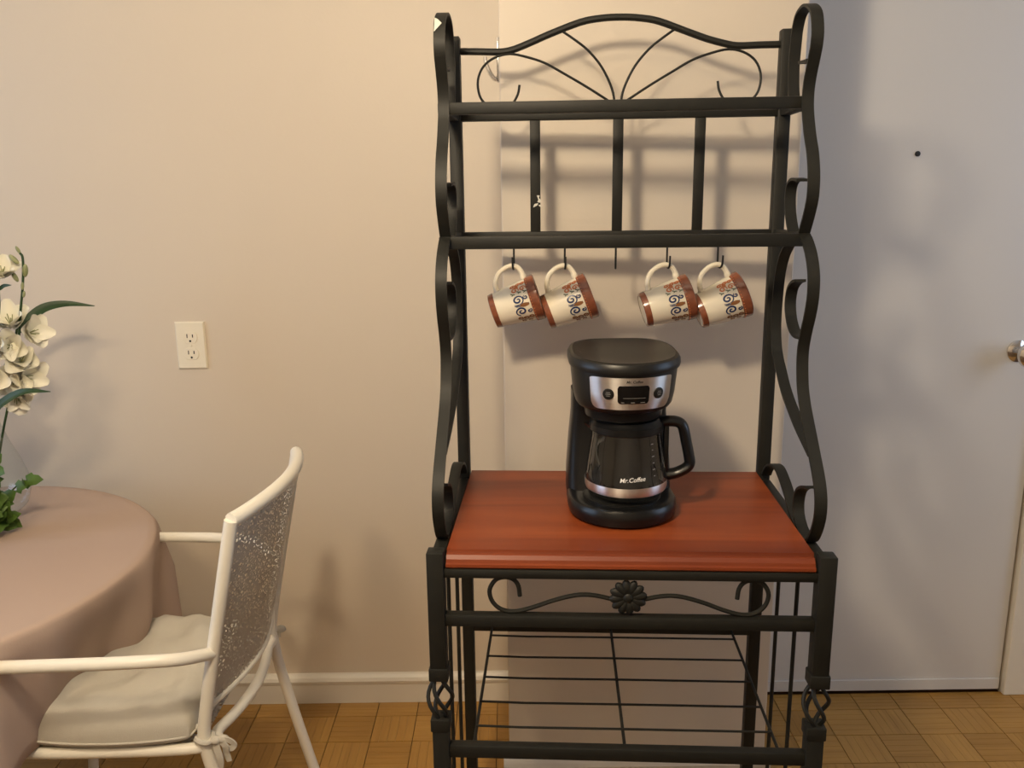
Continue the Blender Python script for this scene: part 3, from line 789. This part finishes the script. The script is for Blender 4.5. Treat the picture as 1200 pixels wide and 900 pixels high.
# rear legs running up into the back posts
for y, sgn in ((YN, -1), (YFa, 1)):
    p = [(-.4275, y, .797), (-.448, y, .70), (-.475, y, .574), (-.495, y, .475), (-.502, y, .43), (-.500, y, .40), (-.487, y, .34), (-.448, y+sgn*.004, .20), (-.405, y+sgn*.012, .008)]
    if sgn > 0: p = [(x+.014*min(1, max(.0, (z-.2)/.2)), yy, z) for x, yy, z in p]
    MB().tube(cpath(p), .0105, 12).build('rear_leg', Wm, chair)
def backx(y, z):   # bulge of the back, deepest half way between the posts
    u = (y-YN)/(YFa-YN); x = -.4275-(.797-z)*.2265 if z > .47 else -.4275-.327*.2265-(.47-z)*.18
    return x+.014*u+.034*max(0, math.sin(PI*u))**.85
MB().tube([Vector((backx(YN+(YFa-YN)*i/24, .797), YN+(YFa-YN)*i/24, .797+.006*math.sin(PI*i/24)))-OC for i in range(25)], .0115, 12).build('top_rail', Wm, chair)
# perforated back
pm = bpy.data.materials.new('woven_metal_mesh'); pm.use_nodes = True; nt = pm.node_tree; pb_ = nt.nodes['Principled BSDF']
pb_.inputs['Base Color'].default_value = (.56, .51, .44, 1); pb_.inputs['Roughness'].default_value = .45
tc = nt.nodes.new('ShaderNodeTexCoord'); vo = nt.nodes.new('ShaderNodeTexVoronoi'); vo.inputs['Scale'].default_value = 150
vo.feature = 'DISTANCE_TO_EDGE'
mr = nt.nodes.new('ShaderNodeMath'); mr.operation = 'LESS_THAN'; mr.inputs[1].default_value = .16
tr_ = nt.nodes.new('ShaderNodeBsdfTransparent'); mxs = nt.nodes.new('ShaderNodeMixShader')
nt.links.new(tc.outputs['Object'], vo.inputs['Vector']); nt.links.new(vo.outputs['Distance'], mr.inputs[0]); nt.links.new(mr.outputs[0], mxs.inputs[0])
nt.links.new(tr_.outputs[0], mxs.inputs[1]); nt.links.new(pb_.outputs[0], mxs.inputs[2]); nt.links.new(mxs.outputs[0], nt.nodes['Material Output'].inputs[0])
bkr = []
for j in range(15):
    z = .795-(.795-.478)*j/14
    bkr.append([Vector((backx(YN+(YFa-YN)*i/20, z), YN+(YFa-YN)*i/20, z))-OC for i in range(21)])
bk = MB().rings(bkr, cap0=False, cap1=False, close=False).build('back_mesh', pm, chair, normals=False)
sm = bk.modifiers.new('thickness', 'SOLIDIFY'); sm.thickness = .0016; sm.offset = 0
MB().tube([Vector((backx(YN+(YFa-YN)*i/20, .474), YN+(YFa-YN)*i/20, .474))-OC for i in range(21)], .006, 10).build('back_rail', Wm, chair)
# seat frame
sf = [(-.500, YN, ZS)]+[(backx(YN+(YFa-YN)*i/8, ZS), YN+(YFa-YN)*i/8, ZS) for i in range(1, 8)]+[(-.500, YFa, ZS), (-.66, YFa+.008, ZS), (-.80, YFa+.006, ZS), (-.828, YFa-.016, ZS), (-.832, -.57, ZS), (-.828, YN+.012, ZS), (-.80, YN-.008, ZS), (-.66, YN-.010, ZS)]
MB().tube([p-OC for p in catmull(sf, 4, True)], .0095, 12, closed=True).build('seat_frame', Wm, chair)
st = []
for i in range(9):
    x = -.82+.31*i/8; st.append([Vector((x, YN+(YFa-YN)*k/10, ZS+.003))-OC for k in range(11)])
se = MB().rings(st, cap0=False, cap1=False, close=False).build('seat_mesh', pm, chair, normals=False)
sm = se.modifiers.new('thickness', 'SOLIDIFY'); sm.thickness = .0016; sm.offset = 0
# arms that turn down into the front legs
na = [(-.476, YN-.004, .577), (-.486, -.770, .5835), (-.505, -.797, .594), (-.535, -.815, .602), (-.60, -.826, .6055), (-.70, -.832, .6065), (-.80, -.836, .606), (-.855, -.836, .602), (-.885, -.832, .585), (-.892, -.822, .55), (-.880, -.790, .45), (-.868, -.772, .38), (-.885, -.775, .2), (-.905, -.780, .008)]
fa = [(x, YFa+.004+(-(y)-.752)*.55 if True else y, z) for x, y, z in na]
for p in (na, fa): MB().tube(cpath(p), .0100, 12).build('arm', Wm, chair)

# seat cushion with ties
cu_ = empty('seat_cushion', (-.65, -.58, .412)); tag(cu_, 'grey-beige seat cushion tied to the white armchair', 'cushion')
OCc = Vector((-.65, -.58, .412))
def cushion():
    nx, ny = 30, 32; x0, x1, y0, y1 = -.808, -.508, -.772, -.425
    def pt(u, v, top):
        # u, v in -1..1, rounded square outline
        e = 1.0
        cx_, cy_ = (x0+x1)/2, (y0+y1)/2; hx, hy = (x1-x0)/2, (y1-y0)/2
        k = 1-.10*(u*u*v*v)
        x = cx_+hx*u*k; y = cy_+hy*v*k
        edge = max(abs(u), abs(v)); puff = (1-abs(u)**7)*(1-abs(v)**7)
        w = .0025*math.sin(13*u+4*v)+.002*math.sin(9*v-7*u+1)+.0015*math.sin(21*u*v+3)
        if top: z = .432+.057*puff**.30+1.7*w*puff-.008*math.exp(-((u-.1)**2+(v+.05)**2)/.25)*puff
        else: z = .432-.016*puff**.35+w*.3*puff
        return Vector((x, y, z))-OCc
    b = MB(); 
    for top in (True, False):
        rows = []
        for i in range(nx+1):
            a = -PI/2+PI*i/nx; u = math.sin(a)
            rows.append([pt(u, math.sin(-PI/2+PI*j/ny), top) for j in range(ny+1)])
        b.rings(rows, cap0=False, cap1=False, close=False)
    return b.build('cushion_pad', M['cush'], cu_, smooth=60)
cushion()
pip = []
for k in range(90):
    a = 2*PI*k/90; c, s_ = math.cos(a), math.sin(a); m_ = max(abs(c), abs(s_)); u, v = c/m_, s_/m_
    kk = 1-.10*(u*u*v*v); pip.append(Vector((-.658+.150*u*kk, -.5985+.1735*v*kk, .432))-OCc)
MB().tube(pip, .0020, 8, closed=True).build('piping', M['cush'], cu_)
def tie(y, sg):
    b = MB(); c = Vector((-.501, y, .424))
    b.tube([c+Vector((.0125*math.cos(2*PI*k/20), .0125*math.sin(2*PI*k/20), .002*math.sin(4*PI*k/20))) - OCc for k in range(20)], .0048, 8, closed=True)
    k0 = c+Vector((.018, .004*sg, -.001))
    b.ball(k0-OCc, .0085, 12, 8, (1.1, .9, .85)); b.ball(k0+Vector((.012, .002, .000))-OCc, .0085, 12, 8, (1.2, .7, .9))
    q = 1 if sg < 0 else .45
    def strip(pts, w):
        P = catmull([k0+Vector(p)*q-OCc for p in pts], 4); rg = []
        for i_, p in enumerate(P):
            d_ = (P[min(i_+1, len(P)-1)]-P[max(i_-1, 0)]).normalized(); sd_ = d_.cross(Vector((.25, 1, 0))).normalized(); nn_ = sd_.cross(d_).normalized()
            ww_ = w*q*(.6+.4*math.sin(PI*min(1, .15+i_/len(P)*.8)))
            rg.append([p+sd_*ww_+nn_*.0012, p-sd_*ww_+nn_*.0012, p-sd_*ww_-nn_*.0012, p+sd_*ww_-nn_*.0012])
        b.rings(rg)
    strip(((0, 0, 0), (.002, -.003, -.014), (.007, -.006, -.030), (.006, -.004, -.048)), .0062)
    strip(((.008, 0, 0), (.016, -.003, -.010), (.015, .002, -.026), (.019, .001, -.040)), .0058)
    strip(((.010, 0, 0), (.022, -.002, .001), (.030, -.001, -.008), (.022, .000, -.016), (.012, .001, -.006)), .0050)
    b.tube(catmull([Vector((-.53, y-.02*sg, .44))-OCc, Vector((-.512, y-.012*sg, .432))-OCc, c+Vector((-.006, -.012*sg, .002))-OCc], 4), .0045, 8)
    b.build('tie', M['cush'], cu_)
tie(YN, -1); tie(YFa, 1)
# fabric flap of the cushion behind the back
# ------------------------------------------------------------------ vase with flowers and ivy
VC = Vector((-1.092, -.320, TZ+.003))
va = empty('flower_vase', VC); tag(va, 'clear glass vase standing on the mauve tablecloth', 'vase')
vp = [(.060, .0), (.085, .004), (.105, .020), (.113, .045), (.112, .075), (.100, .110), (.082, .150), (.068, .190), (.062, .225), (.066, .250)]
vp = [(r*.86, z) for r, z in vp]
MB().lathe(vp, 44, cap0=True, cap1=False).build('vase_body', M['vase'], va)

def petal(mb, base, d, up, L, w, curl, n=7, m=4, cup=.25):
    """thin curved petal from base along d, its face towards up, tip curling"""
    d = Vector(d).normalized(); up = Vector(up); up = (up-d*up.dot(d)).normalized(); sd = d.cross(up)
    rows = []
    for i in range(n+1):
        t = i/n; ww = w*(math.sin(PI*min(1, t*.86+.06))**.75)*(1-.15*t)
        c = Vector(base)+d*(L*t)+up*(-curl*L*t*t)
        rows.append([c+sd*(ww*(k/m-.5)*2*.5)+up*(cup*ww*((k/m-.5)*2)**2*.5) for k in range(m+1)])
    mb.rings(rows, cap0=False, cap1=False, close=False)
def blossom(parent, c, axis, size, seed):
    rnd = random.Random(seed); ax = Vector(axis).normalized()
    t1 = ax.orthogonal().normalized(); t2 = ax.cross(t1)
    for k in range(6):
        a = 2*PI*k/6+rnd.uniform(-.15, .15); inner = k % 2
        out = t1*math.cos(a)+t2*math.sin(a)
        op = .42 if inner else .62
        dd = (ax*(1-op*.45)+out*op*rnd.uniform(.75, 1.1)).normalized()
        b = MB(); petal(b, Vector(c)-ax*size*.25, dd, ax-out*.8, size*rnd.uniform(.85, 1.05), size*(.74 if inner else .95), rnd.uniform(.05, .30), cup=.45)
        b.build('petal', M['petal'], parent, smooth=80, normals=False)
    b = MB()
    for k in range(4):
        a = 2*PI*k/4; b.tube([Vector(c)-ax*size*.2, Vector(c)+ax*size*.35+(t1*math.cos(a)+t2*math.sin(a))*size*.12], .0009, 6)
    b.build('stamens', M['bud'], parent)['kind'] = 'stuff'
def leaf_blade(parent, pts, w, up, m='leaf', name='leaf'):
    P = catmull(pts, 5); n = len(P); rows = []; up = Vector(up)
    for i in range(n):
        t = i/(n-1); d = (P[min(i+1, n-1)]-P[max(i-1, 0)]).normalized(); sd = d.cross(up).normalized(); nn = sd.cross(d)
        ww = w*math.sin(PI*(t**.75*.94+.04))**.9
        rows.append([P[i]-sd*ww/2+nn*ww*.16, P[i]-sd*ww*.25+nn*ww*.05, P[i], P[i]+sd*ww*.25+nn*ww*.05, P[i]+sd*ww/2+nn*ww*.16])
    return MB().rings(rows, cap0=False, cap1=False, close=False).build(name, M[m], parent, smooth=80, normals=False)
def flower_stem(label, stem, blossoms, leaves, buds=(), group=None):
    base = Vector(stem[0]); t = empty('cut_flower', base); L = lambda p: Vector(p)-base
    MB().tube(catmull([L(p) for p in stem], 5), .0024, 7).build('stem', M['leaf'], t)
    for i, (c, ax, sz) in enumerate(blossoms): blossom(t, L(c), ax, sz, hash((round(c[0]*1000), round(c[2]*1000))) % 9999)
    for pts, w, up in leaves: leaf_blade(t, [L(p) for p in pts], w, up)
    for c, ax, ln in buds:
        ax = Vector(ax).normalized(); q = ax.to_track_quat('Z', 'Y').to_matrix()
        MB().ball(L(c), ln/2, 10, 8, (.42, .42, 1.0), q).build('bud', M['bud'], t)
    tag(t, label, 'flower', group)
B0 = (VC.x, VC.y, VC.z+.02)
FG = 'white flowers in the glass vase'
flower_stem('tall flower stem carrying closed green buds above the white blossoms',
    [(VC.x+.02, VC.y, VC.z+.02), (-1.03, -.31, .88), (-.985, -.30, .97), (-.963, -.30, 1.062), (-.950, -.30, 1.12), (-.944, -.30, 1.165), (-.948, -.30, 1.176)], [],
    [], [((-.951, -.30, 1.182), (-.25, 0, .5), .016), ((-.960, -.302, 1.164), (-.5, 0, .55), .024), ((-.9425, -.30, 1.142), (.12, 0, .8), .026), ((-.964, -.30, 1.130), (-.4, 0, .8), .022), ((-.951, -.302, 1.112), (.15, 0, .8), .016), ((-.9515, -.30, 1.096), (.2, 0, .8), .014)], FG)
flower_stem('white flower stem with the topmost open blossom and a small dark leaf',
    [(VC.x-.01, VC.y-.01, VC.z+.02), (-1.05, -.33, .90), (-1.005, -.31, 1.04), (-.995, -.305, 1.12)],
    [((-.985, -.305, 1.138), (.35, -.5, .75), .044)], [([(-.995, -.305, 1.105), (-.985, -.305, 1.113), (-.967, -.31, 1.115)], .008, (0, -1, .3))], (), FG)
flower_stem('white flower stem with a long dark leaf arching toward the wall',
    [(VC.x+.01, VC.y+.02, VC.z+.02), (-1.04, -.28, .90), (-1.0, -.27, 1.0), (-.985, -.28, 1.035)],
    [((-.985, -.30, 1.040), (.25, -.6, .8), .056), ((-.953, -.29, 1.018), (.85, -.4, .15), .050), ((-.985, -.31, .995), (.35, -.9, .1), .046)],
    [([(-1.005, -.24, 1.010), (-.997, -.22, 1.030), (-.972, -.20, 1.054), (-.935, -.18, 1.061), (-.885, -.16, 1.054)], .023, (.2, -.8, .6))], (), FG)
flower_stem('white flower stem with blossoms clustered at the rim of the bouquet',
    [(VC.x+.03, VC.y-.01, VC.z+.02), (-1.02, -.31, .84), (-.99, -.30, .93)],
    [((-.972, -.305, .965), (.5, -.7, .45), .050), ((-.970, -.30, .930), (.75, -.5, .0), .052), ((-.990, -.31, .925), (.2, -.9, .0), .050), ((-.995, -.30, .890), (.4, -.6, -.6), .046)],
    [([(-1.01, -.30, .985), (-.99, -.30, .995), (-.965, -.30, .990)], .014, (0, -1, .4))], (), FG)
flower_stem('white flower stem with a broad green blade leaf bending outward',
    [(VC.x, VC.y-.03, VC.z+.02), (-1.05, -.36, .80), (-1.02, -.37, .90)],
    [((-1.012, -.345, .938), (.2, -.95, .25), .052), ((-1.000, -.34, 1.000), (.1, -.9, .5), .046)],
    [([(-1.03, -.37, .83), (-.985, -.385, .884), (-.950, -.395, .909), (-.914, -.40, .923), (-.869, -.40, .922)], .020, (.15, -.75, .65))], (), FG)
flower_stem('white flower stem leaning over the far side of the vase',
    [(VC.x-.03, VC.y, VC.z+.02), (-1.11, -.31, .88), (-1.13, -.30, 1.0)],
    [((-1.13, -.305, 1.02), (-.3, -.6, .6), .050), ((-1.08, -.33, 1.06), (0, -.8, .6), .048), ((-1.10, -.35, .95), (-.2, -.9, .3), .050), ((-1.055, -.34, .90), (.0, -.9, .2), .046)],
    [([(-1.12, -.32, .93), (-1.16, -.35, .97), (-1.21, -.38, .96)], .022, (0, -.8, .6))], (), FG)

# ivy round the foot of the vase: each sprig one plant with its leaves
def ivy_leaf(parent, c, d, up, s):
    d = Vector(d).normalized(); up = Vector(up); up = (up-d*up.dot(d)).normalized(); sd = d.cross(up)
    o2 = [(0, -.02), (.30, -.18), (.52, .12), (.34, .32), (.30, .62), (.0, 1.0), (-.30, .62), (-.34, .32), (-.52, .12), (-.30, -.18)]
    vs = [Vector(c)+d*.30*s+up*.05*s]+[Vector(c)+sd*(x*s)+d*(y*s)-up*(.10*s*(abs(x)*2)**2+.12*s*y*y) for x, y in o2]
    b = MB(); b.add(vs, [(0, 1+i, 1+(i+1) % 10) for i in range(10)]); return b.build('leaf', M['ivy'], parent, smooth=70, normals=False)
rnd = random.Random(3)
def sprig(label, pts, n, s0):
    base = Vector(pts[0]); t = empty('ivy_sprig', base); P = catmull(pts, 6)
    MB().tube([p-base for p in P], .0016, 6).build('stem', M['leaf'], t)
    for i in range(n):
        p = P[int((i+.5)/n*(len(P)-1))]-base
        out = Vector((rnd.uniform(.0, 1), rnd.uniform(-1, .2), rnd.uniform(-.5, .5)))
        ivy_leaf(t, p+out*.010, out, (rnd.uniform(-.1, .6), -1, rnd.uniform(.1, .7)), s0*rnd.uniform(.8, 1.25))
    tag(t, label, 'ivy', 'ivy round the vase foot'); return t
sprig('green ivy sprig climbing the side of the vase', [(-1.035, -.44, .655), (-1.02, -.435, .69), (-1.00, -.425, .73), (-1.00, -.41, .775), (-1.015, -.39, .80)], 22, .033)
sprig('green ivy sprig curled on the cloth at the vase foot', [(-1.09, -.45, .660), (-1.05, -.45, .665), (-1.02, -.43, .668), (-1.00, -.40, .670), (-.995, -.39, .69)], 22, .033)
sprig('green ivy sprig wrapped across the vase belly', [(-1.13, -.44, .70), (-1.08, -.45, .73), (-1.04, -.445, .75), (-1.01, -.425, .72), (-.99, -.40, .70)], 22, .033)
sprig('green ivy sprig hanging over the front of the vase', [(-1.06, -.43, .79), (-1.03, -.44, .76), (-1.01, -.445, .72), (-1.00, -.44, .69)], 22, .033)
sprig('green ivy sprig spreading low beside the vase on the cloth', [(-1.06, -.46, .665), (-1.03, -.455, .690), (-1.005, -.44, .700), (-.990, -.42, .682), (-.985, -.41, .668)], 22, .033)
s4 = sprig('green ivy sprig with one leaf reaching out over the cloth', [(-1.00, -.40, .69), (-.975, -.385, .725), (-.955, -.37, .737)], 3, .030)
ivy_leaf(s4, Vector((-.957, -.37, .737))-Vector((-1.00, -.40, .69)), (1, -.1, .1), (.1, -.75, .6), .034)
